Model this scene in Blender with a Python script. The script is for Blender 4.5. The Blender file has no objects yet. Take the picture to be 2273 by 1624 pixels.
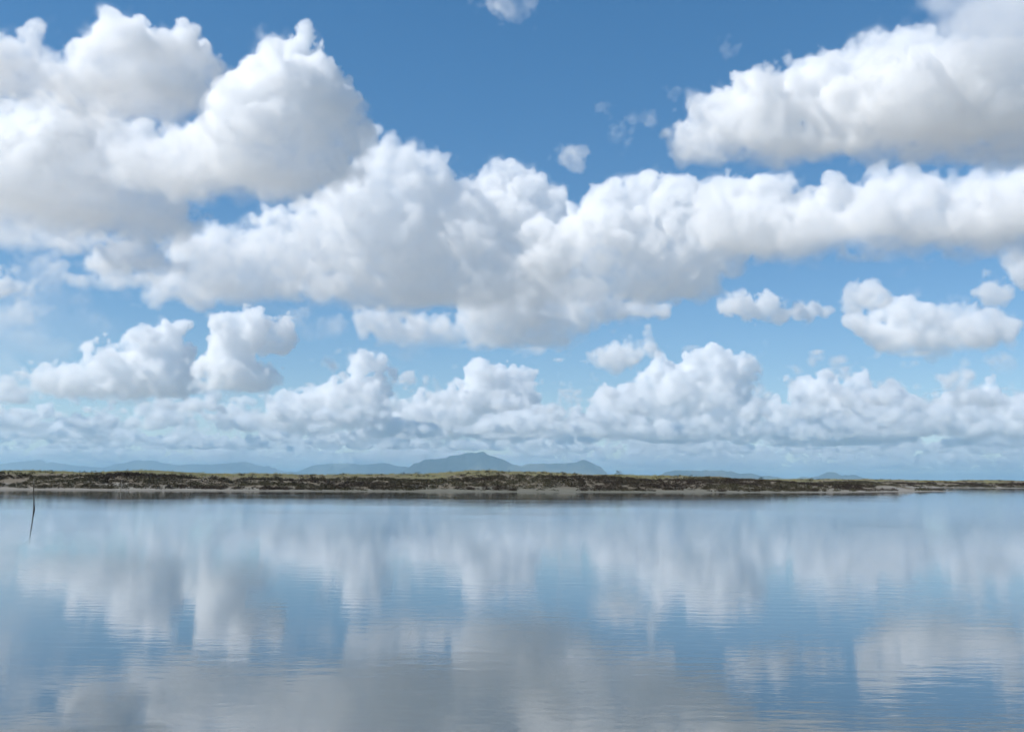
import bpy, math, time, random
import numpy as np
from mathutils import Vector, Matrix

T0 = time.time()
scene = bpy.context.scene
C = scene.collection

# ------------------------------------------------------------------ camera
W, H = 1024, 731
F = 924.0                       # focal length in pixels of the 1024 px wide picture
EYE = 2.0
cam = bpy.data.objects.new('camera', bpy.data.cameras.new('camera')); C.objects.link(cam)
cam.data.sensor_width = 36.0
cam.data.lens = F / W * 36.0
cam.data.clip_start = 0.1
cam.data.clip_end = 600000.0
ROT = Matrix.Rotation(math.radians(90 + 6.97), 4, 'X') @ Matrix.Rotation(math.radians(0.43), 4, 'Z')
cam.matrix_world = Matrix.Translation((0, 0, EYE)) @ ROT
scene.camera = cam

# ------------------------------------------------------------------ sky, sun, exposure
SUN_AZ, SUN_EL = math.radians(-112), math.radians(44)      # clockwise from +Y, above the horizon
world = bpy.data.worlds.new('World'); scene.world = world; world.use_nodes = True
wn = world.node_tree
sky = wn.nodes.new('ShaderNodeTexSky'); sky.sky_type = 'NISHITA'; sky.sun_disc = False
sky.sun_elevation = SUN_EL; sky.sun_rotation = SUN_AZ
sky.altitude = 1200; sky.air_density = 1.0; sky.dust_density = 0.0; sky.ozone_density = 3.0
wn.nodes['Background'].inputs['Strength'].default_value = 0.12
hs = wn.nodes.new('ShaderNodeHueSaturation'); hs.inputs['Hue'].default_value = 0.495; hs.inputs['Saturation'].default_value = 1.22      # the film's colour
gm = wn.nodes.new('ShaderNodeGamma'); gm.inputs['Gamma'].default_value = 0.72
h2 = wn.nodes.new('ShaderNodeHueSaturation'); h2.inputs['Hue'].default_value = 0.509; h2.inputs['Saturation'].default_value = 1.14; h2.inputs['Value'].default_value = 1.45
wn.links.new(sky.outputs[0], hs.inputs['Color']); wn.links.new(hs.outputs[0], gm.inputs[0]); wn.links.new(gm.outputs[0], h2.inputs['Color'])
wn.links.new(h2.outputs[0], wn.nodes['Background'].inputs[0])
sun = bpy.data.objects.new('sun', bpy.data.lights.new('sun', 'SUN')); C.objects.link(sun)
sun.data.energy = 4.6; sun.data.angle = math.radians(0.53); sun.data.color = (1.0, 0.95, 0.875)
sdir = Vector((math.sin(SUN_AZ) * math.cos(SUN_EL), math.cos(SUN_AZ) * math.cos(SUN_EL), math.sin(SUN_EL)))
sun.rotation_euler = sdir.to_track_quat('Z', 'Y').to_euler()
scene.view_settings.view_transform = 'Standard'
scene.view_settings.look = 'None'
scene.view_settings.gamma = 1.0
scene.view_settings.exposure = 0.15

cy = scene.cycles
cy.max_bounces = 18; cy.diffuse_bounces = 2; cy.glossy_bounces = 3; cy.transmission_bounces = 2
cy.volume_bounces = 16; cy.transparent_max_bounces = 4
cy.volume_step_rate = 3.0
cy.use_adaptive_sampling = True; cy.adaptive_threshold = 0.045
cy.use_denoising = True
cy.caustics_reflective = False; cy.caustics_refractive = False

K = 1024.0 / 2273.0             # traced coordinates are those of a 2273 px wide copy of the view

def ray(u, v):
    d = ROT.to_3x3() @ Vector(((u * K - W / 2) / F, -(v * K - H / 2) / F, -1.0))
    h = math.hypot(d.x, d.y)
    return d.x / h, d.y / h, d.z / h        # horizontal heading and slope

def tag(o, label=None, cat=None, group=None, kind=None):
    for k, v in (('label', label), ('category', cat), ('group', group), ('kind', kind)):
        if v: o[k] = v
    return o

# ------------------------------------------------------------------ materials
def mat(name):
    m = bpy.data.materials.new(name); m.use_nodes = True
    nt = m.node_tree; nt.nodes.clear()
    out = nt.nodes.new('ShaderNodeOutputMaterial')
    return m, nt, out

def node(nt, kind, **kw):
    n = nt.nodes.new(kind)
    for k, v in kw.items():
        if k in n.inputs: n.inputs[k].default_value = v
        else: setattr(n, k, v)
    return n

def noise(nt, vec, scale, detail=3, rough=0.55, scl=None):
    if scl is not None:
        mp = node(nt, 'ShaderNodeMapping'); mp.inputs['Scale'].default_value = scl
        nt.links.new(vec, mp.inputs['Vector']); vec = mp.outputs[0]
    n = node(nt, 'ShaderNodeTexNoise', Scale=scale, Detail=detail, Roughness=rough)
    nt.links.new(vec, n.inputs['Vector'])
    return n.outputs['Fac']

def ramp(nt, fac, stops):
    r = nt.nodes.new('ShaderNodeValToRGB')
    el = r.color_ramp.elements
    while len(el) < len(stops): el.new(0.5)
    for e, (p, c) in zip(el, stops):
        e.position = p; e.color = (*c, 1) if len(c) == 3 else c
    nt.links.new(fac, r.inputs[0])
    return r.outputs[0]

def mix(nt, fac, a, b):
    m = nt.nodes.new('ShaderNodeMix'); m.data_type = 'RGBA'
    for s, x in ((m.inputs[0], fac), (m.inputs[6], a), (m.inputs[7], b)):
        if isinstance(x, (int, float)): s.default_value = x
        elif isinstance(x, tuple): s.default_value = (*x, 1)
        else: nt.links.new(x, s)
    return m.outputs[2]

def math_(nt, op, a, b=None, c=None):
    m = nt.nodes.new('ShaderNodeMath'); m.operation = op
    for s, x in zip(m.inputs, (a, b, c)):
        if x is None: continue
        if isinstance(x, (int, float)): s.default_value = x
        else: nt.links.new(x, s)
    return m.outputs[0]

def ground_material():
    m, nt, out = mat('ground')
    geo = node(nt, 'ShaderNodeNewGeometry'); P = geo.outputs['Position']
    s = node(nt, 'ShaderNodeAttribute', attribute_name='inland').outputs['Fac']
    n1 = noise(nt, P, 0.12, 4); n2 = noise(nt, P, 0.9, 4); n3 = noise(nt, P, 6.0, 3)
    sand = mix(nt, n2, (0.20, 0.19, 0.16), (0.31, 0.29, 0.25))
    sand = mix(nt, math_(nt, 'MULTIPLY', n3, 0.5), sand, (0.27, 0.25, 0.215))
    damp = math_(nt, 'SMOOTH_MIN', 1.0, math_(nt, 'MAXIMUM', math_(nt, 'SUBTRACT', 1.0, math_(nt, 'MULTIPLY', s, 0.6)), 0.0), 0.2)
    sand = mix(nt, damp, sand, (0.17, 0.155, 0.13))
    weed = node(nt, 'ShaderNodeAttribute', attribute_name='weed').outputs['Fac']
    sand = mix(nt, math_(nt, 'MULTIPLY', weed, math_(nt, 'ADD', n2, 0.25)), sand, (0.125, 0.125, 0.095))         # low green growth on the middle of the beach
    soil = mix(nt, n2, (0.10, 0.085, 0.06), (0.24, 0.205, 0.155))
    grass = mix(nt, n2, (0.11, 0.11, 0.055), (0.21, 0.195, 0.11))
    a = ramp(nt, math_(nt, 'ADD', math_(nt, 'MULTIPLY', s, 0.02), math_(nt, 'MULTIPLY', math_(nt, 'SUBTRACT', n1, 0.5), 0.5)), [(0.1, (0, 0, 0)), (0.2, (1, 1, 1))])
    b = ramp(nt, math_(nt, 'ADD', math_(nt, 'MULTIPLY', s, 0.012), math_(nt, 'MULTIPLY', math_(nt, 'SUBTRACT', n1, 0.5), 0.9)), [(0.35, (0, 0, 0)), (0.5, (1, 1, 1))])
    col = mix(nt, a, sand, soil); col = mix(nt, b, col, grass)
    plain = ramp(nt, math_(nt, 'MULTIPLY', s, 0.002), [(0.3, (0, 0, 0)), (0.8, (1, 1, 1))])            # open desert behind the grass
    col = mix(nt, plain, col, mix(nt, n1, (0.33, 0.295, 0.25), (0.44, 0.39, 0.33)))
    bs = node(nt, 'ShaderNodeBsdfPrincipled', Roughness=0.95); bs.inputs['Specular IOR Level'].default_value = 0.1
    nt.links.new(col, bs.inputs['Base Color'])
    bp = node(nt, 'ShaderNodeBump', Strength=0.6, Distance=0.12); nt.links.new(n3, bp.inputs['Height']); nt.links.new(bp.outputs[0], bs.inputs['Normal'])
    nt.links.new(bs.outputs[0], out.inputs[0])
    return m

def leafy(name, c1, c2, c3, big=0.06, rough=0.85, trans=0.0):
    m, nt, out = mat(name)
    geo = node(nt, 'ShaderNodeNewGeometry'); P = geo.outputs['Position']
    n1 = noise(nt, P, big, 2); n2 = noise(nt, P, 2.2, 3)
    f1 = ramp(nt, n1, [(0.42, (0, 0, 0)), (0.58, (1, 1, 1))])
    col = mix(nt, f1, mix(nt, n2, c1, c2), mix(nt, n2, c2, c3))
    bs = node(nt, 'ShaderNodeBsdfPrincipled', Roughness=rough); bs.inputs['Specular IOR Level'].default_value = 0.15
    nt.links.new(col, bs.inputs['Base Color'])
    nt.links.new(bs.outputs[0], out.inputs[0])
    return m

def wood(name, c1, c2):
    m, nt, out = mat(name)
    tc = node(nt, 'ShaderNodeTexCoord')
    n = noise(nt, tc.outputs['Object'], 9.0, 4, scl=(4, 4, 0.5))
    bs = node(nt, 'ShaderNodeBsdfPrincipled', Roughness=0.9)
    nt.links.new(mix(nt, n, c1, c2), bs.inputs['Base Color'])
    bp = node(nt, 'ShaderNodeBump', Strength=0.5, Distance=0.01); nt.links.new(n, bp.inputs['Height']); nt.links.new(bp.outputs[0], bs.inputs['Normal'])
    nt.links.new(bs.outputs[0], out.inputs[0])
    return m

def water_material():
    m, nt, out = mat('lake_water')
    geo = node(nt, 'ShaderNodeNewGeometry'); P = geo.outputs['Position']
    big = noise(nt, P, 0.055, 3, 0.6, scl=(0.45, 1.6, 1))              # patches of breeze
    patch = ramp(nt, big, [(0.40, (0.30, 0.30, 0.30)), (0.62, (1, 1, 1))])
    w1 = noise(nt, P, 1.0, 2, 0.5, scl=(1.15, 4.2, 1))
    w2 = noise(nt, P, 1.0, 2, 0.5, scl=(3.4, 12, 1))
    w3 = noise(nt, P, 1.0, 2, 0.5, scl=(7.0, 26.0, 1))
    h = math_(nt, 'ADD', math_(nt, 'MULTIPLY', w1, 1.0), math_(nt, 'ADD', math_(nt, 'MULTIPLY', w2, 0.30), math_(nt, 'MULTIPLY', w3, 0.18)))
    h = math_(nt, 'MULTIPLY', h, patch)
    bp = node(nt, 'ShaderNodeBump', Strength=1.0, Distance=0.0027)
    nt.links.new(h, bp.inputs['Height'])
    gl = node(nt, 'ShaderNodeBsdfAnisotropic', Roughness=0.04); gl.inputs['Color'].default_value = (0.97, 0.98, 1.0, 1)
    df = node(nt, 'ShaderNodeBsdfDiffuse'); df.inputs['Color'].default_value = (0.062, 0.078, 0.070, 1)   # milky shallow water
    fr = node(nt, 'ShaderNodeFresnel', IOR=1.333)
    mx = node(nt, 'ShaderNodeMixShader')
    for n in (gl, fr): nt.links.new(bp.outputs[0], n.inputs['Normal'])
    nt.links.new(math_(nt, 'POWER', fr.outputs[0], 0.64), mx.inputs[0]); nt.links.new(df.outputs[0], mx.inputs[1]); nt.links.new(gl.outputs[0], mx.inputs[2])
    nt.links.new(mx.outputs[0], out.inputs[0])
    return m

def mountain_material():
    m, nt, out = mat('mountain_rock')
    geo = node(nt, 'ShaderNodeNewGeometry'); P = geo.outputs['Position']
    n = noise(nt, P, 0.004, 6)
    bs = node(nt, 'ShaderNodeBsdfPrincipled', Roughness=0.95); bs.inputs['Specular IOR Level'].default_value = 0.05
    nt.links.new(mix(nt, n, (0.045, 0.05, 0.04), (0.13, 0.12, 0.095)), bs.inputs['Base Color'])
    nt.links.new(bs.outputs[0], out.inputs[0])
    return m

M_GROUND = ground_material(); M_WATER = water_material(); M_ROCK = mountain_material()
M_SCRUB = leafy('dark_scrub', (0.034, 0.023, 0.020), (0.056, 0.044, 0.030), (0.085, 0.083, 0.043))
M_GRASS = leafy('dry_grass', (0.27, 0.245, 0.09), (0.35, 0.31, 0.13), (0.42, 0.36, 0.19), 0.05)
M_BUSH = leafy('green_bush', (0.035, 0.038, 0.022), (0.06, 0.065, 0.032), (0.09, 0.09, 0.045), 0.3)
M_TWIG = wood('twig_wood', (0.05, 0.035, 0.028), (0.10, 0.08, 0.06))
M_WET = wood('dark_wet_wood', (0.022, 0.016, 0.012), (0.07, 0.054, 0.04))
M_PALE = wood('pale_weathered_wood', (0.22, 0.19, 0.15), (0.36, 0.32, 0.26))

def mesh_obj(name, verts, faces, material, parent=None, smooth=True):
    me = bpy.data.meshes.new(name); me.from_pydata([tuple(v) for v in verts], [], [tuple(f) for f in faces])
    if smooth: me.polygons.foreach_set('use_smooth', [True] * len(me.polygons))
    me.materials.append(material)
    o = bpy.data.objects.new(name, me); C.objects.link(o)
    if parent: o.parent = parent
    return o

def mesh_arrays(name, V, tris, material):
    me = bpy.data.meshes.new(name)
    n, t = len(V), len(tris)
    me.vertices.add(n); me.vertices.foreach_set('co', np.asarray(V, np.float32).ravel())
    me.loops.add(t * 3); me.loops.foreach_set('vertex_index', np.asarray(tris, np.int32).ravel())
    me.polygons.add(t); me.polygons.foreach_set('loop_start', np.arange(0, t * 3, 3, dtype=np.int32))
    me.update(calc_edges=True); me.validate()
    me.materials.append(material)
    return me

# ------------------------------------------------------------------ ground: shoreline and bank
SHORE = np.array([(-5000, 400), (-900, 230), (-300, 150), (-160, 134), (-72, 130), (-54, 131.5), (-30, 137), (-16, 141), (8, 147), (39, 158), (62, 172),
                  (80, 190), (90, 200), (101, 210), (96, 217), (88, 226), (84, 250), (86, 300), (96, 335), (120, 347), (198, 357), (330, 372), (700, 430), (5000, 900)], float)

def shore_distance(X, Y):
    """Signed distance inland (m) from the water's edge for arrays X, Y."""
    best = np.full(X.shape, 1e12)
    for (x0, y0), (x1, y1) in zip(SHORE[:-1], SHORE[1:]):
        dx, dy = x1 - x0, y1 - y0
        t = np.clip(((X - x0) * dx + (Y - y0) * dy) / (dx * dx + dy * dy), 0, 1)
        best = np.minimum(best, (X - x0 - t * dx) ** 2 + (Y - y0 - t * dy) ** 2)
    poly = np.vstack([SHORE, [(5000, 2e5), (-5000, 2e5)]])
    inside = np.zeros(X.shape, bool)
    for (x0, y0), (x1, y1) in zip(poly, np.roll(poly, -1, 0)):
        c = (y0 > Y) != (y1 > Y)
        with np.errstate(divide='ignore', invalid='ignore'):
            xi = x0 + (Y - y0) * (x1 - x0) / ((y1 - y0) if y1 != y0 else 1e-9)
        inside ^= c & (X < xi)
    inside |= (np.abs(X) > 5000) & (Y > 400)
    d = np.sqrt(best)
    return np.where(inside, d, -d)

_rs = np.random.default_rng(5)
_waves = [(_rs.uniform(0, 6.28), _rs.uniform(0, 6.28), l) for l in (60, 38, 23, 14, 9, 5.5, 3.5) for _ in range(2)]
def hummock(X, Y):
    z = 0
    for ang, ph, l in _waves:
        z = z + l ** 0.8 * np.sin((X * math.cos(ang) + Y * math.sin(ang)) * 6.283 / l + ph + 1.3 * np.sin(X * 0.031 + ph))
    return z / 40.0

def step(a, b, x):
    t = np.clip((x - a) / (b - a), 0, 1); return t * t * (3 - 2 * t)

def land_height(X, Y, s):
    n = hummock(X, Y)
    hump = 0.75 * np.exp(-((X - 8) / 24.0) ** 2) * step(8, 34, s)
    z = 0.05 * np.clip(s, 0, 8) + 0.35 * step(6, 11, s) + 0.9 * step(10, 22, s) + 0.85 * step(24, 44, s) + hump
    z = z + n * 0.28 * step(3, 14, s) * (1 - 0.75 * step(60, 400, s))
    bed = np.maximum(-1.6, s * 0.06) - 0.03
    return np.where(s > 0, z + 0.012, bed)

def axis(parts):
    return np.unique(np.concatenate([np.linspace(*p) for p in parts]))
gx = axis([(-160000, -6000, 14), (-6000, -400, 22), (-400, -110, 40), (-110, 240, 330), (240, 700, 50), (700, 6000, 22), (6000, 160000, 14)])
gy = axis([(-160000, -3000, 12), (-3000, -200, 12), (-200, 115, 20), (115, 270, 190), (270, 480, 110), (480, 1500, 24), (1500, 12000, 16), (12000, 160000, 16)])
GX, GY = np.meshgrid(gx, gy, indexing='ij')
S = shore_distance(GX, GY)
behind = step(-60, -300, GY) * 4.0                         # the near shore, behind the viewer
Z = np.where(GY < 0, np.maximum(land_height(GX, GY, S), -1.6 + behind), land_height(GX, GY, S))
nx, ny = GX.shape
V = np.stack([GX, GY, Z], -1).reshape(-1, 3)
I = np.arange(nx * ny).reshape(nx, ny)
q = np.stack([I[:-1, :-1], I[1:, :-1], I[1:, 1:], I[:-1, 1:]], -1).reshape(-1, 4)
tris = np.concatenate([q[:, [0, 1, 2]], q[:, [0, 2, 3]]])
me = mesh_arrays('ground', V, tris, M_GROUND)
me.polygons.foreach_set('use_smooth', [True] * len(me.polygons))
at = me.attributes.new('inland', 'FLOAT', 'POINT'); at.data.foreach_set('value', np.clip(S, -10, 500).ravel().astype(np.float32))
at = me.attributes.new('weed', 'FLOAT', 'POINT'); at.data.foreach_set('value', np.exp(-((GX - 8) / 48.0) ** 4).ravel().astype(np.float32))
g = bpy.data.objects.new('ground', me); C.objects.link(g); tag(g, kind='structure')

# ------------------------------------------------------------------ lake
lk = mesh_obj('lake', [(-6000, -260, 0), (6000, -260, 0), (6000, 1000, 0), (-6000, 1000, 0)], [(0, 1, 2, 3)], M_WATER, smooth=False)
tag(lk, kind='structure')

# ------------------------------------------------------------------ mountains on the horizon
def mountain(profile, dist, depth, seed, label):
    """profile: (x, y) of the skyline in the traced picture; the massif stands at that distance, as deep as given."""
    rng = np.random.default_rng(seed)
    px = np.array(profile, float)
    us = np.linspace(px[0, 0], px[-1, 0], int((px[-1, 0] - px[0, 0]) / 3) + 2)
    vs = np.interp(us, px[:, 0], px[:, 1])
    k = np.array([0.25, 0.5, 0.25]); vs = np.convolve(np.pad(vs, 1, mode='edge'), k, 'valid')
    n = len(us)
    for o, a in ((5, 1.6), (10, 1.4), (24, 1.2), (50, 0.9), (90, 0.5)):
        vs += np.interp(np.linspace(0, o * n / 120 + 1, n), np.arange(int(o * n / 120) + 3), rng.normal(0, a, int(o * n / 120) + 3))
    T = np.array([ray(u, v) for u, v in zip(us, vs)])
    hx, hy, tz = T[:, 0], T[:, 1], T[:, 2]
    X0 = hx / hy * dist; top = EYE + tz / hy * dist
    env = np.minimum(1, np.minimum(np.arange(n), np.arange(n)[::-1]) / 5.0)
    m = 27
    ys = np.linspace(-1, 1, m)
    spur = np.interp(np.linspace(0, n / 7, n), np.arange(n // 7 + 3), rng.normal(0, 1, n // 7 + 3))
    verts, faces = [], []
    for j, t in enumerate(ys):
        fall = max(0.0, 1 - abs(t)) ** 1.25
        wob = np.interp(np.linspace(0, n / 5, n), np.arange(n // 5 + 3), rng.normal(0, 1, n // 5 + 3)) * 0.10 * (abs(t) > 0.02) + spur * 0.16 * min(1, abs(t) * 4)
        zz = np.maximum(top * np.clip(fall * (1 + wob), 0, 1) * env, 0) - 3 * (1 - fall)
        for i in range(n): verts.append((X0[i] * (1 + 0.10 * t * depth / dist), dist + t * depth, zz[i]))
    for j in range(m - 1):
        for i in range(n - 1):
            a = j * n + i; faces.append((a, a + 1, a + n + 1, a + n))
    o = mesh_obj('mountain', verts, faces, M_ROCK); tag(o, label=label, kind='structure')
    return o

mountain([(-120, 1036), (-60, 1030), (0, 1029), (40, 1025), (90, 1023), (130, 1028), (180, 1032), (240, 1037), (280, 1030), (300, 1022), (345, 1022), (390, 1030), (440, 1027), (480, 1030), (530, 1024), (575, 1028), (620, 1040), (660, 1052)], 46000, 4500, 1,
         'long low blue mountain range along the horizon at far left')
mountain([(600, 1056), (650, 1045), (690, 1036), (740, 1029), (790, 1032), (830, 1026), (860, 1024), (890, 1032), (925, 1040), (960, 1052)], 38000, 3000, 2,
         'low blue twin hills just left of the tallest peak')
mountain([(860, 1058), (900, 1040), (940, 1022), (985, 1016), (1010, 1010), (1035, 1006), (1060, 1005), (1090, 1010), (1120, 1022), (1150, 1033), (1190, 1044), (1220, 1056)], 29000, 2600, 3,
         'tallest blue mountain, broad dome under the low clouds')
mountain([(1110, 1058), (1150, 1040), (1185, 1028), (1210, 1024), (1240, 1026), (1265, 1023), (1300, 1020), (1320, 1030), (1345, 1048), (1360, 1060)], 29500, 1800, 4,
         'steep-ended blue mountain right of the tallest peak')
mountain([(1455, 1062), (1475, 1050), (1500, 1043), (1560, 1044), (1620, 1046), (1665, 1047), (1690, 1056), (1740, 1062), (1760, 1066)], 26000, 1500, 5,
         'flat-topped blue mesa standing alone on the horizon')
mountain([(1740, 1066), (1765, 1058), (1785, 1051), (1805, 1056), (1835, 1051), (1850, 1049), (1870, 1056), (1895, 1054), (1915, 1062), (1930, 1068)], 30000, 1400, 6,
         'small jagged blue hills right of the flat mesa')

# ------------------------------------------------------------------ clouds (volumes lit by the sun and the sky)
BASE = 1300.0
DARK = None
def cloud_material(density):
    m, nt, out = mat('cloud_vapour')
    p = node(nt, 'ShaderNodeVolumePrincipled')
    p.inputs['Color'].default_value = (0.995, 0.995, 0.995, 1); p.inputs['Density'].default_value = density; p.inputs['Anisotropy'].default_value = 0.15
    nt.links.new(p.outputs[0], out.inputs['Volume'])
    return m

def upsample(a, n, ax):
    m = a.shape[ax] - 3
    t = np.arange(n, dtype=np.float32) * (m - 1e-3) / n; i = t.astype(int); f = t - i
    ws = [(1 - f) ** 3 / 6, (3 * f ** 3 - 6 * f ** 2 + 4) / 6, (-3 * f ** 3 + 3 * f ** 2 + 3 * f + 1) / 6, f ** 3 / 6]
    sh = [1, 1, 1]; sh[ax] = n; out = 0
    for k in range(4): out = out + np.take(a, i + k, axis=ax) * ws[k].reshape(sh).astype(np.float32)
    return out

def vnoise(rng, shape, cells):
    ls = [max(1, int(round(s / c))) + 3 for s, c in zip(shape, cells)]
    a = (rng.random(ls, dtype=np.float32) * 2 - 1) * 1.9
    for ax in (2, 1, 0): a = upsample(a, shape[ax], ax)
    return a

def volume_object(name, den, lo, vox, rotz, density, label, group, kind=None):
    """One fog volume from an array of densities; vox is the size of a cell along x, y and z."""
    shape = den.shape
    me = bpy.data.meshes.new(name + '_samples'); me.vertices.add(den.size)
    at = me.attributes.new('vapour', 'FLOAT', 'POINT'); at.data.foreach_set('value', den.ravel())
    src = bpy.data.objects.new(name + '_samples', me)          # data only, not in the scene
    vol = bpy.data.volumes.new(name); m = cloud_material(density); vol.materials.append(m)
    vol.render.precision = 'HALF'
    ob = bpy.data.objects.new(name, vol); C.objects.link(ob); ob.rotation_euler.z = rotz
    g = bpy.data.node_groups.new(name, 'GeometryNodeTree')
    g.interface.new_socket('Geometry', in_out='INPUT', socket_type='NodeSocketGeometry'); g.interface.new_socket('Geometry', in_out='OUTPUT', socket_type='NodeSocketGeometry')
    nn = g.nodes.new; L = g.links.new
    info = nn('GeometryNodeObjectInfo'); info.inputs[0].default_value = src
    go = nn('NodeGroupOutput'); vc = nn('GeometryNodeVolumeCube'); pos = nn('GeometryNodeInputPosition')
    vc.inputs['Min'].default_value = lo; vc.inputs['Max'].default_value = [lo[k] + (shape[k] - 1) * vox[k] for k in range(3)]
    for k, a in enumerate('XYZ'): vc.inputs['Resolution ' + a].default_value = int(shape[k])
    def vm(op, a, b):
        s = nn('ShaderNodeVectorMath'); s.operation = op; L(a, s.inputs[0]); s.inputs[1].default_value = b; return s.outputs[0]
    v = vm('ADD', vm('MULTIPLY', vm('SUBTRACT', pos.outputs[0], lo), [1 / x for x in vox]), (0.5, 0.5, 0.5))
    fl = nn('ShaderNodeVectorMath'); fl.operation = 'FLOOR'; L(v, fl.inputs[0])
    sep = nn('ShaderNodeSeparateXYZ'); L(fl.outputs[0], sep.inputs[0])
    def im(op, a, b):
        n = nn('FunctionNodeIntegerMath'); n.operation = op
        for i, x in enumerate((a, b)):
            if isinstance(x, int): n.inputs[i].default_value = x
            else: L(x, n.inputs[i])
        return n.outputs[0]
    idx = im('ADD', im('MULTIPLY', im('ADD', im('MULTIPLY', sep.outputs[0], int(shape[1])), sep.outputs[1]), int(shape[2])), sep.outputs[2])
    na = nn('GeometryNodeInputNamedAttribute'); na.data_type = 'FLOAT'; na.inputs[0].default_value = 'vapour'
    si = nn('GeometryNodeSampleIndex'); si.data_type = 'FLOAT'; si.domain = 'POINT'; si.clamp = True
    L(info.outputs['Geometry'], si.inputs['Geometry']); L(na.outputs[0], si.inputs['Value']); L(idx, si.inputs['Index']); L(si.outputs[0], vc.inputs['Density'])
    sm = nn('GeometryNodeSetMaterial'); L(vc.outputs[0], sm.inputs[0]); sm.inputs['Material'].default_value = m
    L(sm.outputs[0], go.inputs[0])
    ob.modifiers.new('vapour', 'NODES').node_group = g
    tag(ob, label, 'cloud', group, kind)
    print('%s %s %.2fM fill %.2f t %.1f' % (name, shape, den.size / 1e6, (den > 0).mean(), time.time() - T0))
    return ob

def splat(f, X, B, vox, pad):
    shape = f.shape
    for x, y, z, r in B:
        p = min(pad, r * 1.2)
        i0 = [max(0, int((c - r - p - X[k][0]) / vox)) for k, c in enumerate((x, y, z))]
        i1 = [min(shape[k], int((c + r + p - X[k][0]) / vox) + 2) for k, c in enumerate((x, y, z))]
        if any(b <= a for a, b in zip(i0, i1)): continue
        dx = (X[0][i0[0]:i1[0]] - x) ** 2; dy = (X[1][i0[1]:i1[1]] - y) ** 2; dz = (X[2][i0[2]:i1[2]] - z) ** 2
        gq = r - np.sqrt(dx[:, None, None] + dy[None, :, None] + dz[None, None, :])
        s = f[i0[0]:i1[0], i0[1]:i1[1], i0[2]:i1[2]]
        np.maximum(s, gq, out=s)

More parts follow.
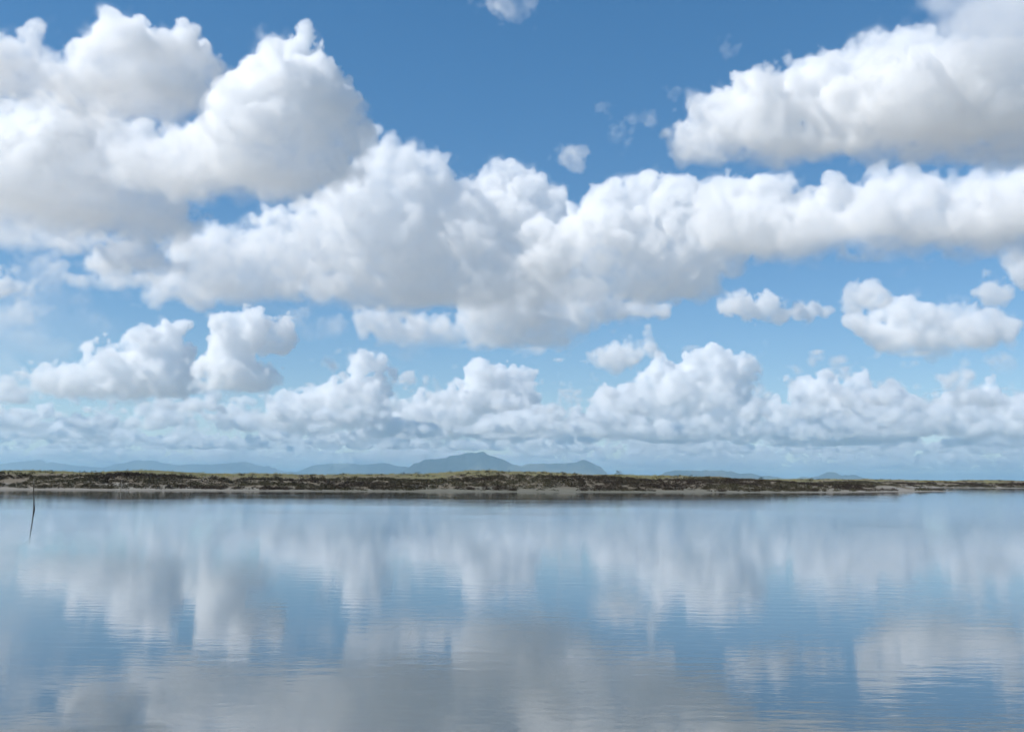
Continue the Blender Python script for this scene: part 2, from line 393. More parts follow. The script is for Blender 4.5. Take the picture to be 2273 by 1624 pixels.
def cloud(name, blobs, dist, label, group, seed, base=None, vox_px=1.6, dens=0.25, soft=0.95, core=0.09, puff=1.0, warp=1.0, levels=2, thin=1.0, rscale=1.04):
    """blobs: (x, y, r) of the billows in the traced picture; the cloud stands at that distance on a flat base at that height."""
    rng = np.random.default_rng(seed)
    base = BASE if base is None else base
    if dist < 2000: dist = base / ray(1136, dist)[2]         # given as the picture row of the front edge of the base
    P = []
    for (u, v, r) in blobs:
        hx, hy, sl = ray(u, v); D = max(dist, base / max(sl, 1e-3))
        D = min(D, dist * 1.2)
        P.append((D * hx, D * hy, EYE + D * sl, r * K * math.hypot(D, D * sl) / F * rscale))
    P = np.array(P); a0 = math.atan2(P[:, 0].mean(), P[:, 1].mean()); ca, sa = math.cos(a0), math.sin(a0)
    lx = P[:, 0] * ca - P[:, 1] * sa; ly = P[:, 0] * sa + P[:, 1] * ca
    vox = vox_px * ly.mean() / F
    ly = ly + rng.normal(0, 0.35, len(P)) * P[:, 3]
    Q = np.stack([lx, ly, P[:, 2], P[:, 3]], 1)
    fill = []                                               # close the gaps between neighbouring billows
    for i in range(len(Q)):
        for j in range(i):
            d = np.linalg.norm(Q[i, :3] - Q[j, :3]); r = Q[i, 3] + Q[j, 3]
            if 0.45 * r < d < 1.15 * r: fill.append((Q[i] + Q[j]) / 2 * (1, 1, 1, 0.85))
    B = [np.concatenate([Q, fill]) if fill else Q]
    par = B[0]
    for lev in range(levels):
        out = []
        for b in par:
            if b[3] < vox * 2.5: continue
            n = 13
            q = rng.normal(size=(n, 3)); q[:, 2] = np.abs(q[:, 2]) - 0.25 * (rng.random(n) < 0.3); q /= np.linalg.norm(q, axis=1)[:, None]
            rad = b[3] * 0.40 * rng.uniform(0.5, 1.3, n)
            out.append(np.concatenate([b[:3] + q * b[3] * rng.uniform(0.7, 1.0, (n, 1)), rad[:, None]], 1))
        if not out: break
        par = np.concatenate(out); B.append(par)
    A = np.concatenate(B)
    m = vox * (8 + 4 * soft)
    lo = (A[:, :3] - A[:, 3:]).min(0) - m; hi = (A[:, :3] + A[:, 3:]).max(0) + m
    zmin = max(lo[2], base - vox * 8); lo[2] = zmin
    shape = np.ceil((hi - lo) / vox).astype(int) + 1
    X = [lo[k] + np.arange(shape[k]) * vox for k in range(3)]
    f = np.full(shape, -12 * vox, np.float32)
    splat(f, X, A, vox, 12 * vox)
    f /= vox
    s = float(np.clip(np.median(Q[:, 3]) / vox / 20.0, 0.3, 2.0))     # noise sizes follow the size of the billows
    fs = 1.6 / vox_px
    # tear the round billows with a warp
    J = []
    for k in range(3):
        w = 9.0 * s * warp * vnoise(rng, shape, [34 * s] * 3) + 4.5 * s * warp * vnoise(rng, shape, [14 * s] * 3) + 1.8 * s * warp * vnoise(rng, shape, [6 * s] * 3)
        if k == 2: w *= 0.8
        sh = [1, 1, 1]; sh[k] = shape[k]
        J.append(np.clip(np.rint(np.arange(shape[k]).reshape(sh) + w), 0, shape[k] - 1).astype(np.int32))
    f = f[J[0], J[1], J[2]]
    n = 0
    for cell, amp in ((24, 4.0), (11, 5.5), (5.5, 4.5)):
        n = n + amp * s * vnoise(rng, shape, [max(cell * s, 2)] * 3)
    n = n + 3.2 * fs * vnoise(rng, shape, [5.0 * fs] * 3) + 2.4 * fs * vnoise(rng, shape, [2.6 * fs] * 3)
    b = np.abs(vnoise(rng, shape, [9 * s] * 3)) * 4.5 * s + np.abs(vnoise(rng, shape, [4.5 * s] * 3)) * 2.2 * s - 2.0 * s
    f = f + (0.8 * n + b * 0.55) * puff
    zz = ((X[2] - base) / vox)[None, None, :]
    lown = vnoise(rng, shape, [40 * s, 40 * s, 30 * s])
    f = np.minimum(f, (zz - 1 + n * 0.6 + lown * 4 * s) * 0.5)
    low = np.clip(1 - zz / (0.45 * shape[2]), 0, 1)
    edge = (1.2 + 3.5 * np.clip(0.15 + 2.0 * vnoise(rng, shape, [26 * s] * 3), 0, 2) + 7 * low) * s * soft
    den = np.clip(f / edge, 0, 1)
    den = den * (core + (1 - core) * np.exp(-np.square(np.maximum(f, 0) / 7.0)))       # a dense skin over a thinner heart
    frayed = np.clip(vnoise(rng, shape, [30 * s] * 3) * 2.4 - 0.25, 0, 1) * np.clip(0.1 + 2.0 * vnoise(rng, shape, [5 * fs] * 3) + 1.4 * vnoise(rng, shape, [11 * fs] * 3), 0, 1)
    den = np.maximum(den, 0.22 * frayed * np.clip(1 + f / (8 * s), 0, 1) ** 1.5)                   # torn, evaporating fringes
    den = den * (1 - 0.35 * low) * np.clip(0.9 + 0.35 * lown, 0.4, 1.4) * thin
    den[[0, -1]] = 0; den[:, [0, -1]] = 0; den[:, :, [0, -1]] = 0
    den[den < 0.004] = 0
    return volume_object(name, np.ascontiguousarray(den, np.float32), [float(x) for x in lo], [vox] * 3, -a0, dens / vox, label, group)

G_NEAR = 'large broken cumulus across the upper sky'
G_SMALL = 'small fair weather cumulus under the big bank'
G_FAR = 'towering cumulus lined up above the horizon'
N = 'cumulus_cloud'

cloud(N, [(30, 125, 55), (-20, 150, 60), (60, 190, 60), (0, 215, 50), (-60, 190, 70), (250, 112, 50), (215, 160, 60), (290, 150, 60), (345, 155, 55), (415, 150, 42), (465, 130, 26), (440, 170, 30), (300, 225, 80), (395, 210, 48), (200, 240, 70), (110, 215, 60), (320, 262, 50), (250, 272, 50), (180, 275, 45), (140, 150, 26), (380, 252, 35)],
      300, 'high white cumulus with three humps, filling the upper left corner', G_NEAR, 11)
cloud(N, [(652, 106, 25), (610, 150, 48), (565, 195, 50), (690, 180, 52), (722, 232, 52), (640, 235, 85), (530, 245, 45), (610, 310, 95), (715, 310, 72), (755, 355, 48), (480, 305, 58), (415, 315, 42), (550, 360, 85), (650, 385, 75), (735, 385, 48), (400, 375, 75), (330, 345, 48), (280, 360, 55), (340, 425, 60), (450, 430, 55), (545, 430, 45), (480, 440, 40), (620, 425, 45), (700, 410, 42)],
      462, 'tall billowing cumulus tower with a small pointed top, upper left of centre', G_NEAR, 12)
cloud(N, [(40, 345, 70), (130, 335, 62), (215, 365, 75), (60, 425, 90), (180, 440, 85), (285, 450, 75), (350, 480, 50), (385, 525, 38), (40, 510, 75), (150, 515, 65), (245, 520, 60), (320, 530, 48), (-60, 400, 90), (-60, 500, 80), (300, 400, 70), (360, 430, 50), (200, 312, 40), (290, 330, 45), (100, 312, 36), (390, 470, 40), (100, 548, 46), (200, 555, 46), (420, 505, 30), (370, 560, 36), (290, 552, 38), (10, 552, 50)],
      566, 'wide pale grey cloud mass at the left edge below the humped cumulus', G_NEAR, 13)
cloud(N, [(225, 608, 38), (275, 598, 46), (330, 608, 46), (368, 620, 30), (188, 638, 24), (250, 640, 28), (310, 640, 30)],
      658, 'single oval white cloud below the left cloud mass', G_NEAR, 14, soft=1.3)
cloud(N, [(822, 326, 27), (852, 378, 55), (925, 350, 36), (962, 385, 36), (870, 440, 85), (960, 465, 70), (800, 475, 65), (1005, 445, 40), (1098, 396, 31), (1082, 445, 50), (1160, 440, 45), (1205, 455, 38), (1105, 520, 65), (1180, 515, 55), (1060, 585, 85), (940, 570, 95), (820, 560, 88), (720, 555, 80), (640, 560, 65), (560, 585, 58), (475, 600, 55), (410, 580, 42), (470, 545, 36), (460, 638, 40), (600, 500, 36), (680, 490, 45), (750, 475, 50),
          (540, 640, 45), (620, 660, 45), (720, 665, 46), (800, 668, 46), (880, 670, 46), (960, 668, 46), (1040, 660, 50), (1110, 645, 50), (1180, 610, 55), (1230, 565, 45), (1230, 500, 34)],
      696, 'biggest cloud, grey-bellied bank with two turrets in the centre of the sky', G_NEAR, 15)
cloud(N, [(815, 722, 28), (860, 728, 36), (910, 735, 42), (970, 735, 46), (1040, 748, 40), (1110, 752, 38), (1180, 748, 38), (1240, 742, 34), (1080, 700, 45), (1150, 695, 48), (1220, 700, 42), (1290, 712, 38), (1350, 695, 38), (1410, 690, 32), (1460, 690, 20), (1130, 655, 40), (1060, 655, 40), (1200, 660, 40), (1290, 670, 40)],
      780, 'bright flat-bottomed cloud hanging under the middle of the biggest bank', G_NEAR, 16)
cloud(N, [(1215, 560, 50), (1190, 520, 40), (1285, 498, 34), (1350, 472, 42), (1320, 550, 62), (1430, 540, 72), (1430, 450, 45), (1500, 445, 48), (1550, 520, 75), (1300, 620, 52), (1420, 615, 62), (1520, 612, 52), (1600, 600, 36), (1555, 650, 28), (1250, 640, 45), (1350, 655, 40), (1440, 660, 38), (1500, 648, 34), (1210, 600, 45), (1590, 450, 48), (1640, 520, 55), (1180, 640, 40), (1270, 675, 34)],
      684, 'bright rising left half of the cloud bank that crosses the right sky', G_NEAR, 17)
cloud(N, [(1590, 442, 45), (1690, 448, 46), (1790, 455, 43), (1890, 455, 44), (1955, 420, 36), (2045, 428, 45), (2150, 445, 48), (2250, 445, 50), (2340, 450, 55), (1600, 500, 60), (1680, 510, 65), (1800, 515, 62), (1920, 515, 64), (2050, 508, 68), (2180, 505, 70), (2290, 500, 75), (1740, 548, 35), (1830, 558, 34), (1920, 560, 34), (2010, 558, 35), (2100, 556, 36), (2200, 554, 38), (2290, 552, 40), (1790, 578, 24), (1870, 580, 26), (1950, 580, 28), (2030, 580, 30), (2110, 578, 30), (2190, 576, 32), (2270, 574, 32)],
      588, 'long level grey cloud bank reaching the right edge', G_NEAR, 27, core=0.2)
cloud(N, [(1545, 315, 44), (1600, 285, 55), (1640, 232, 44), (1700, 270, 65), (1780, 190, 58), (1760, 150, 24), (1845, 170, 46), (1830, 142, 24), (1955, 112, 52), (2008, 88, 36), (1930, 135, 36), (2055, 120, 44), (1900, 235, 85), (2020, 220, 85), (2120, 240, 85), (2220, 240, 90), (2310, 250, 90), (2100, 180, 60), (2200, 170, 70), (1620, 330, 38), (1700, 340, 38), (1800, 330, 45), (1880, 345, 35), (1960, 345, 40), (2050, 345, 44), (2150, 345, 46), (2250, 345, 48), (2320, 345, 50), (1580, 350, 32), (1650, 362, 32), (1730, 362, 32), (1850, 366, 28), (1950, 368, 34), (2030, 370, 36), (2110, 370, 38), (2190, 370, 38), (2270, 370, 40)],
      384, 'heavy grey cumulus with a bright domed top in the upper right corner', G_NEAR, 18, core=0.3)
cloud(N, [(2180, 70, 75), (2255, 30, 85), (2260, 130, 80), (2120, 30, 45), (2320, 100, 90)],
      3600, 'thin veil of cloud over the top right corner', G_NEAR, 19, soft=5.0, thin=0.3, core=0.6)
cloud(N, [(62, 262, 34), (20, 282, 26), (90, 285, 20)], 6400, 'small bright puff at the left edge between two larger clouds', G_SMALL, 20, vox_px=1.5)
for k, (bl, d, lab, kw) in enumerate([
    ([(1258, 355, 26), (1275, 368, 16)], 5200, 'lone fuzzy scrap of cloud in the blue above the centre gap', dict(soft=4.5, thin=0.3, puff=1.5)),
    ([(1375, 312, 20), (1440, 270, 16), (1410, 272, 14)], 4800, 'faint wisp of cloud beside the lone fuzzy scrap', dict(soft=5.0, thin=0.16, puff=1.8)),
    ([(1335, 240, 14), (1490, 205, 14)], 4600, 'faintest speck of vapour high in the open blue', dict(soft=5.0, thin=0.13, puff=1.8)),
    ([(1612, 106, 16)], 4300, 'tiny faint speck of cloud left of the bright domed top', dict(soft=5.0, thin=0.13, puff=1.8)),
    ([(1130, 2, 30), (1160, 12, 20), (1085, -6, 26)], 3600, 'small wisp of cloud cut by the top edge of the view', dict(soft=6.0, thin=0.2, puff=2.0)),
    ([(1620, 685, 22), (1660, 678, 28), (1700, 684, 26), (1732, 692, 16)], 10500, 'small flat-bottomed white cloud below the long grey bank', {}),
    ([(1770, 692, 18), (1800, 690, 18), (1828, 698, 14)], 10700, 'smallest flat cloud, right beside the flat-bottomed white one', {}),
    ([(1890, 672, 20), (1925, 660, 28), (1955, 662, 20)], 10000, 'soft round puff above the two-lobed cloud on the right', dict(soft=2.0)),
    ([(1915, 722, 22), (1965, 735, 38), (2050, 708, 40), (2085, 730, 45), (2120, 735, 35), (2030, 755, 30), (1960, 762, 22)], 11800, 'two-lobed white cumulus low on the right, larger lobe', {}),
    ([(2170, 730, 40), (2210, 735, 40), (2240, 748, 24), (2160, 755, 24)], 12000, 'two-lobed white cumulus low on the right, end lobe', {}),
    ([(2205, 650, 26), (2190, 658, 16)], 9800, 'round puff near the right edge above the end lobe', dict(soft=2.4)),
    ([(2258, 596, 24), (2290, 600, 30)], 8800, 'small cloud cut by the right edge under the long bank', dict(soft=1.3)),
    ([(2222, 805, 18), (2245, 808, 12)], 14500, 'faint little cloud under the end lobe near the right edge', dict(soft=3, thin=0.4)),
    ([(1310, 803, 18), (1350, 798, 26), (1400, 785, 28), (1440, 775, 26), (1465, 790, 14)], 13500, 'small ragged cloud leaning right below the centre bank', {}),
    ([(5, 640, 34), (-30, 650, 30), (35, 655, 14)], 8600, 'small white cloud cut by the left edge', dict(soft=2.0)),
    ([(60, 700, 22), (95, 697, 16), (25, 702, 20), (-10, 700, 22)], 10000, 'flat streak of cloud at the left edge', dict(soft=3.0, thin=0.4)),
    ([(110, 620, 34), (60, 600, 22), (190, 660, 18)], 8000, 'torn wisp beside the oval white cloud', dict(soft=5, thin=0.4, puff=1.5)),
    ([(30, 790, 60), (90, 790, 45), (10, 850, 50), (-40, 780, 60)], 12500, 'blurred pale cloud low at the left edge', dict(soft=5, thin=0.5)),
    ([(110, 735, 60), (40, 720, 55), (190, 715, 36), (150, 775, 45), (240, 745, 26)], 11500, 'thin milky veil drifting above the tallest far tower', dict(soft=6, thin=0.3)),
    ([(400, 640, 34), (440, 660, 30), (360, 655, 26)], 8300, 'ragged white scrap joining the oval cloud to the biggest bank', dict(soft=1.6)),
    ([(690, 735, 30), (640, 725, 28), (740, 728, 26)], 9600, 'torn pale shred under the left end of the biggest bank', dict(soft=4, thin=0.35)),
    ([(907, 842, 15), (905, 855, 9)], 17000, 'tiny upright puff between two far towers', dict(vox_px=1.5)),
    ]):
    cloud(N, bl, d, lab, G_SMALL, 40 + k, base=BASE * 0.98, **kw)

FAR = [
    ([(385, 735, 24), (412, 724, 13), (350, 752, 30), (330, 795, 42), (385, 790, 34), (250, 798, 30), (285, 830, 46), (365, 835, 55), (200, 808, 26), (170, 842, 40), (105, 852, 34), (60, 868, 26), (240, 868, 40), (20, 880, 30), (140, 880, 30), (320, 875, 35), (400, 870, 34)], 900, 'far cumulus with the tallest jagged tower, low on the left'),
    ([(520, 738, 32), (502, 780, 32), (560, 732, 38), (620, 732, 30), (545, 785, 36), (600, 770, 26), (452, 818, 26), (500, 828, 36), (560, 840, 32), (605, 838, 22), (440, 858, 20), (500, 862, 24)], 885, 'far cumulus with a smooth bright left side, next to the tallest tower'),
    ([(788, 826, 27), (835, 826, 21), (780, 868, 38), (740, 888, 32), (832, 888, 36), (650, 908, 36), (700, 898, 32), (600, 918, 28), (552, 938, 34), (625, 945, 44), (760, 925, 48), (500, 948, 24), (700, 945, 40), (840, 930, 34), (580, 960, 26)], 968, 'far cumulus with a leaning twin turret left of centre'),
    ([(1062, 843, 27), (1040, 878, 34), (1110, 850, 32), (1150, 852, 28), (1174, 840, 13), (1000, 908, 34), (1090, 900, 48), (1150, 895, 32), (950, 920, 34), (900, 932, 34), (1020, 945, 48), (1130, 930, 42), (842, 942, 28), (1165, 955, 30), (950, 958, 30), (1080, 962, 30)], 978, 'far cumulus climbing like a staircase, above the tallest mountain'),
    ([(1470, 835, 28), (1448, 852, 32), (1540, 838, 34), (1600, 826, 32), (1645, 836, 30), (1500, 888, 50), (1590, 888, 60), (1400, 890, 34), (1350, 908, 34), (1430, 920, 48), (1330, 932, 24), (1285, 940, 20), (1645, 918, 40), (1550, 935, 46), (1400, 950, 34), (1480, 955, 34), (1620, 955, 32)], 975, 'brightest and broadest of the far cumulus, right of centre'),
    ([(1908, 848, 18), (1918, 875, 30), (1840, 866, 28), (1790, 876, 32), (1870, 900, 42), (1950, 908, 42), (2020, 920, 34), (1770, 910, 30), (1720, 938, 36), (1830, 942, 48), (1930, 950, 48), (1680, 960, 28), (2010, 955, 34), (1770, 962, 28)], 982, 'far cumulus with a thin spike, above the small jagged hills'),
    ([(2190, 876, 21), (2150, 893, 27), (2212, 886, 18), (2110, 913, 28), (2180, 928, 40), (2244, 876, 13), (2250, 925, 36), (2080, 940, 24), (2310, 930, 40), (2130, 955, 28), (2230, 958, 30)], 976, 'far cumulus rising at the right edge'),
]
for k, (bl, d, lab) in enumerate(FAR):
    cloud(N, bl, d, lab, G_FAR, 70 + k, vox_px=1.2, dens=0.34, soft=0.55, puff=1.35)

# the far deck, uncountable little clouds fading to the horizon
def far_deck(seed, y0, y1, vox, count, size, amp, density, label):
    rng = np.random.default_rng(seed)
    x1 = y1 * 0.62; x0 = -x1; z0, z1 = BASE - 150, BASE + size * 2.0
    shape = [int((b - a) / v) + 1 for a, b, v in ((x0, x1, vox[0]), (y0, y1, vox[1]), (z0, z1, vox[2]))]
    lo = np.array((x0, y0, z0)); vv = np.array(vox)
    f = np.full(shape, -1.5 * amp, np.float32)
    for _ in range(count):
        y = math.sqrt(rng.uniform((y0 + 2 * size) ** 2, (y1 - 2 * size) ** 2)); x = rng.uniform(-0.6, 0.6) * y
        R = size * min(1.1, rng.lognormal(-0.45, 0.45)); tall = rng.uniform(0.3, 1.25)
        for k in range(rng.integers(14, 30)):
            a = rng.uniform(0, 6.283); t = math.sqrt(rng.random()) * R; r = R * rng.uniform(0.12, 0.29) * (1.15 - 0.5 * t / R)
            p = np.array((x + 1.35 * t * math.cos(a), y + 0.7 * t * math.sin(a), BASE + 0.5 * r + max(0, 1 - t / R) * R * tall * rng.random()))
            i0 = np.maximum(0, ((p - r * 1.5 - amp - lo) / vv).astype(int)); i1 = np.minimum(shape, ((p + r * 1.5 + amp - lo) / vv).astype(int) + 2)
            if np.any(i1 <= i0): continue
            d = [(lo[q] + np.arange(i0[q], i1[q]) * vox[q] - p[q]) ** 2 for q in range(3)]
            s = f[i0[0]:i1[0], i0[1]:i1[1], i0[2]:i1[2]]
            np.maximum(s, r - np.sqrt(d[0][:, None, None] + d[1][None, :, None] + d[2][None, None, :]), out=s)
    n3 = sum(a * vnoise(rng, shape, (c * vox[2] / vox[0], c * vox[2] / vox[1], c)) for c, a in ((14, 1.3), (7, 1.1), (4, 0.8))) * amp
    zz = (lo[2] + np.arange(shape[2]) * vox[2] - BASE)[None, None, :]
    f = np.minimum(f + n3 - 0.2 * amp, (zz + 20 + n3 * 0.3) * 1.2)
    den = np.clip(f / (2.2 * vox[2]), 0, 1).astype(np.float32)
    for k in range(3):
        sl = [slice(None)] * 3; sl[k] = [0, -1]; den[tuple(sl)] = 0
    volume_object('clouds', np.ascontiguousarray(den, np.float32), [float(v) for v in lo], vox, 0.0, density, label, None, kind='stuff')
far_deck(93, 14500, 22500, (52.0, 66.0, 27.0), 85, 430, 75, 0.0110, 'scattered small ragged clouds between the nearer bank and the far towers')
far_deck(91, 22000, 47000, (95.0, 120.0, 38.0), 340, 1000, 120, 0.0080, 'layer of countless small far clouds under the distant towers')
far_deck(92, 47500, 112000, (230.0, 270.0, 55.0), 520, 1300, 130, 0.0060, 'thin streaks of the farthest clouds just above the mountains')

# ------------------------------------------------------------------ vegetation on the bank
rng = np.random.default_rng(21)
def bush_template(rng, n=46, leaf=0.17, upright=0.0):
    """Leaf-sized faces spread through a low mound of unit radius."""
    c = rng.normal(size=(n, 3)); c /= np.linalg.norm(c, axis=1)[:, None]
    c *= rng.uniform(0.45, 1.0, (n, 1)) ** 0.6
    lump = 1 + 0.25 * np.sin(3 * np.arctan2(c[:, 1], c[:, 0]) + rng.uniform(0, 6))
    c[:, :2] *= lump[:, None]; c[:, 2] = np.abs(c[:, 2]) * 0.95 + 0.02
    c[:, 2] *= 1 + upright
    d1 = rng.normal(size=(n, 3)); d1 /= np.linalg.norm(d1, axis=1)[:, None]
    d2 = rng.normal(size=(n, 3)); d2 /= np.linalg.norm(d2, axis=1)[:, None]
    s = leaf * rng.uniform(0.7, 1.5, (n, 1))
    V = np.stack([c - d1 * s, c + d1 * s, c + d2 * s * 1.2], 1).reshape(-1, 3)
    V[:, 2] = np.maximum(V[:, 2], -0.05)
    return V, np.arange(n * 3).reshape(-1, 3)

_front = SHORE[[i for i in range(len(SHORE)) if i < 14 or i > 18]]
def scatter(n, xr, depth, keep, size, templates, flat=0.7):
    X = rng.uniform(*xr, n); Y = np.interp(X, _front[:, 0], _front[:, 1]) + rng.uniform(*depth, n)
    S = shore_distance(X, Y)
    p = keep(X, Y, S); ok = rng.random(n) < p
    X, Y, S = X[ok], Y[ok], S[ok]; Zg = land_height(X, Y, S)
    Vs, Ts, o = [], [], 0
    for x, y, z, s in zip(X, Y, Zg, S):
        V, T = templates[rng.integers(len(templates))]
        r = size(s) * rng.uniform(0.6, 1.35); a = rng.uniform(0, 6.283); ca, sa = math.cos(a), math.sin(a)
        Q = V @ np.array([[ca, sa, 0], [-sa, ca, 0], [0, 0, flat * rng.uniform(0.75, 1.25)]]) * r + (x, y, z - 0.04)
        Vs.append(Q); Ts.append(T + o); o += len(V)
    return np.concatenate(Vs), np.concatenate(Ts), len(X)

TB = [bush_template(rng) for _ in range(8)]
def scrub_keep(X, Y, S):
    n = hummock(X * 2.3 + 40, Y * 2.3) + 0.6 * hummock(X * 6 + 9, Y * 6)
    sparse = step(30, 75, X)                                 # sandier towards the right
    lim = -1.05 + 0.40 * sparse
    band = step(1.6, 3.6, S) * (1 - step(22, 34, S) * 0.93)
    centre = np.exp(-((X - 10) / 30) ** 2) * step(5, 9, S) * (1 - step(20, 27, S))
    return np.clip(step(lim, lim + 0.5, n) + centre, 0, 1) * band
Vb, Tb, nb = scatter(22000, (-125, 235), (0, 50), scrub_keep, lambda s: 0.64, TB)
print('scrub', nb, len(Tb))
o = bpy.data.objects.new('scrub_vegetation', mesh_arrays('scrub_vegetation', Vb, Tb, M_SCRUB)); C.objects.link(o)
tag(o, 'dark maroon and brown scrub matting the far bank', 'scrub', kind='stuff')

def tuft_template(rng, n=7):
    V = []
    for _ in range(n):
        a, l, r = rng.uniform(0, 6.283), rng.uniform(0.05, 0.4), rng.uniform(0, 0.5)
        x, y = r * math.cos(a), r * math.sin(a); w = 0.07
        b = rng.uniform(0, 6.283)
        V += [(x - w * math.cos(b), y - w * math.sin(b), 0), (x + w * math.cos(b), y + w * math.sin(b), 0), (x + l * math.cos(a), y + l * math.sin(a), rng.uniform(0.6, 1.1))]
    return np.array(V), np.arange(n * 3).reshape(-1, 3)
TG = [tuft_template(rng) for _ in range(8)]
def grass_keep(X, Y, S):
    return step(22, 36, S) * (1 - step(90, 130, S)) * np.clip(0.55 + hummock(X * 2 + 7, Y * 2), 0.1, 1)
Vg, Tg, ng = scatter(24000, (-150, 260), (10, 110), grass_keep, lambda s: 0.42, TG, flat=0.9)
print('grass', ng, len(Tg))
o = bpy.data.objects.new('grass', mesh_arrays('grass', Vg, Tg, M_GRASS)); C.objects.link(o)
tag(o, 'dry yellow-green grass along the top of the bank', 'grass', kind='stuff')

# bushes that stand out from the scrub
def ground_at(X, Y):
    s = shore_distance(np.array([X], float), np.array([Y], float)); return float(land_height(np.array([X], float), np.array([Y], float), s)[0])

def limb(points, radii, sides=6):
    V, Fc = [], []
    for i, (p, r) in enumerate(zip(points, radii)):
        for k in range(sides):
            a = 6.283 * k / sides; V.append((p[0] + r * math.cos(a), p[1] + r * math.sin(a), p[2]))
    for i in range(len(points) - 1):
        for k in range(sides):
            a = i * sides + k; b = i * sides + (k + 1) % sides
            Fc.append((a, b, b + sides, a + sides))
    Fc.append(tuple(range(sides))[::-1]); Fc.append(tuple(range((len(points) - 1) * sides, len(points) * sides)))
    return V, Fc

BUSH = []
for k in range(5):
    r2 = np.random.default_rng(300 + k)
    V, T = bush_template(r2, 150, 0.10, 0.35)
    crown = mesh_arrays('crown', V + (0, 0, 0.12), T, M_BUSH)
    tv, tf = [], []
    for b in range(4):
        a = r2.uniform(0, 6.283); l = r2.uniform(0.5, 0.8)
        pv, pf = limb([(0.03 * math.cos(a), 0.03 * math.sin(a), -0.1), (0.25 * l * math.cos(a), 0.25 * l * math.sin(a), 0.3), (0.6 * l * math.cos(a), 0.6 * l * math.sin(a), 0.8 * l)], (0.035, 0.025, 0.01))
        tf += [tuple(i + len(tv) for i in f) for f in pf]; tv += pv
    stem = bpy.data.meshes.new('stem'); stem.from_pydata(tv, [], tf); stem.materials.append(M_TWIG)
    BUSH.append((crown, stem))
def bush(u, s_in, r, label, group, sx=1.0):
    """A bush seen at traced column u, standing s_in metres inland."""
    hx, hy, _ = ray(u, 1060)
    t = np.linspace(120, 460, 1400); Sx = shore_distance(t * hx / hy, t)
    y = t[np.argmax(Sx > s_in)]; x = y * hx / hy
    e = bpy.data.objects.new('bush', None); C.objects.link(e)
    e.location = (x, y, ground_at(x, y) - 0.03); e.rotation_euler.z = rng.uniform(0, 6.283); e.scale = (r * sx, r * sx, r)
    k = int(rng.integers(5))
    for nm, me in zip(('crown', 'stem'), BUSH[k]):
        c = bpy.data.objects.new(nm, me); C.objects.link(c); c.parent = e
    tag(e, label, 'bush', group)
SKY_BUSH = [(46, 60, .30), (64, 62, .28), (162, 60, .32), (176, 64, .45), (204, 62, .3), (282, 62, .42), (755, 70, .5), (1000, 56, .5), (1062, 52, .55), (1086, 60, .4), (1130, 46, .5), (1470, 60, .6), (1560, 58, .4), (1870, 44, .5), (1955, 48, .6), (2095, 50, .5)]
for u, s_in, r in SKY_BUSH:
    bush(u, s_in, r, 'small dark bush breaking the skyline on top of the far bank', 'bushes dotted along the top of the bank', 0.6)
for u, s_in, r, lab in [(1372, 40, 1.15, 'rounded bush on the skyline just right of the bank hump'), (1800, 36, 1.3, 'tallest dark bush on the sandy right part of the bank'), (1690, 30, 0.8, 'low bush on the skyline beneath the end of the flat mesa'),
                        (960, 5, 0.6, 'dark bush at the foot of the bank left of centre'), (390, 4.5, 0.45, 'small dark bush standing on the pale beach at left'), (528, 4.5, 0.5, 'dark bush at the edge of the beach behind the second stake')]:
    bush(u, s_in, r, lab, 'bushes that stand out of the scrub')

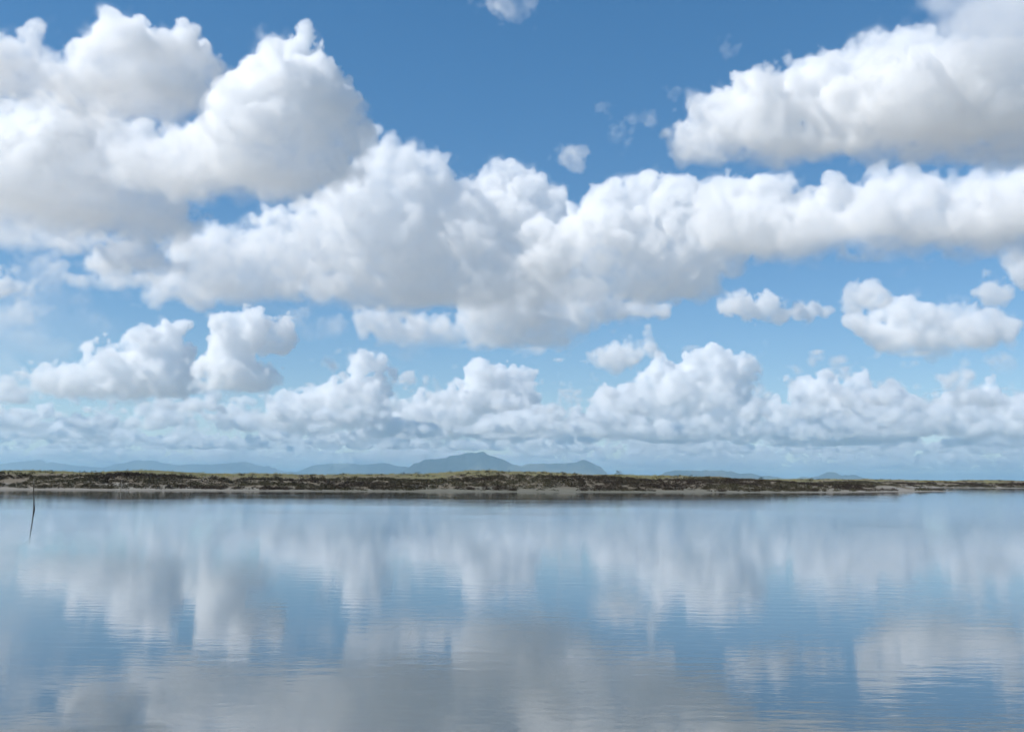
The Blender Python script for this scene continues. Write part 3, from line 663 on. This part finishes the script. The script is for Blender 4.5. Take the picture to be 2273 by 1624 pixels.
# ------------------------------------------------------------------ stakes in the water
def stake(name, u, v, pts, radii, material, label):
    hx, hy, sl = ray(u, v); D = -EYE / sl
    e = bpy.data.objects.new(name, None); C.objects.link(e); e.location = (D * hx, D * hy, 0)
    V, Fc = limb(pts, radii, 8)
    mesh_obj('shaft', V, Fc, material, e)
    tag(e, label, 'stake')
    return e
st = stake('wooden_stake', 75.5, 1131, [(0.03, 0, -0.8), (0, 0, 0.0), (-0.025, 0, 0.22), (-0.045, 0, 0.55), (-0.09, 0.02, 0.95), (-0.115, 0.02, 1.2), (-0.14, 0.03, 1.5)], (0.046, 0.046, 0.038, 0.031, 0.028, 0.025, 0.021), M_WET,
           'dark leaning wooden stake standing in the lake at left')
V, Fc = limb([(0.01, 0, -0.06), (0.0, 0, 0.05), (-0.01, 0, 0.16), (-0.02, 0, 0.30)], (0.058, 0.054, 0.045, 0.028), 9)
mesh_obj('waterline_growth', V, Fc, M_WET, st)
V, Fc = limb([(-0.085, 0.02, 0.9), (-0.06, 0.03, 0.98), (-0.03, 0.03, 1.05)], (0.014, 0.011, 0.006), 6)
mesh_obj('side_twig', V, Fc, M_WET, st)
V, Fc = limb([(-0.139, 0.03, 1.49), (-0.148, 0.03, 1.62), (-0.155, 0.03, 1.8)], (0.021, 0.017, 0.008), 8)
tag(mesh_obj('bleached_tip', V, Fc, M_PALE, st), 'pale sun-bleached upper end')
stake('wooden_stake', 267.5, 1089, [(-0.01, 0, -0.6), (0, 0, 0), (0.05, 0, 0.5), (0.09, 0, 1.0), (0.12, 0, 1.42)], (0.045, 0.045, 0.04, 0.034, 0.022), M_PALE, 'thin pale stake at the water\'s edge near the left beach')

# ------------------------------------------------------------------ haze: the air between here and the mountains
hz = 165000.0
v8 = [(x, y, z) for z in (-6.0, 1000.0) for (x, y) in ((-hz, -hz), (hz, -hz), (hz, hz), (-hz, hz))]
m, nt, out = mat('haze_air')
p = node(nt, 'ShaderNodeVolumePrincipled'); p.inputs['Color'].default_value = (0.52, 0.82, 1.0, 1); p.inputs['Density'].default_value = 3.1e-5; p.inputs['Anisotropy'].default_value = 0.0
nt.links.new(p.outputs[0], out.inputs['Volume'])
h = mesh_obj('haze', v8, [(3, 2, 1, 0), (4, 5, 6, 7), (0, 1, 5, 4), (1, 2, 6, 5), (2, 3, 7, 6), (3, 0, 4, 7)], m, smooth=False)
tag(h, 'pale blue haze of distance', 'haze', kind='stuff')
print('script time', time.time() - T0)
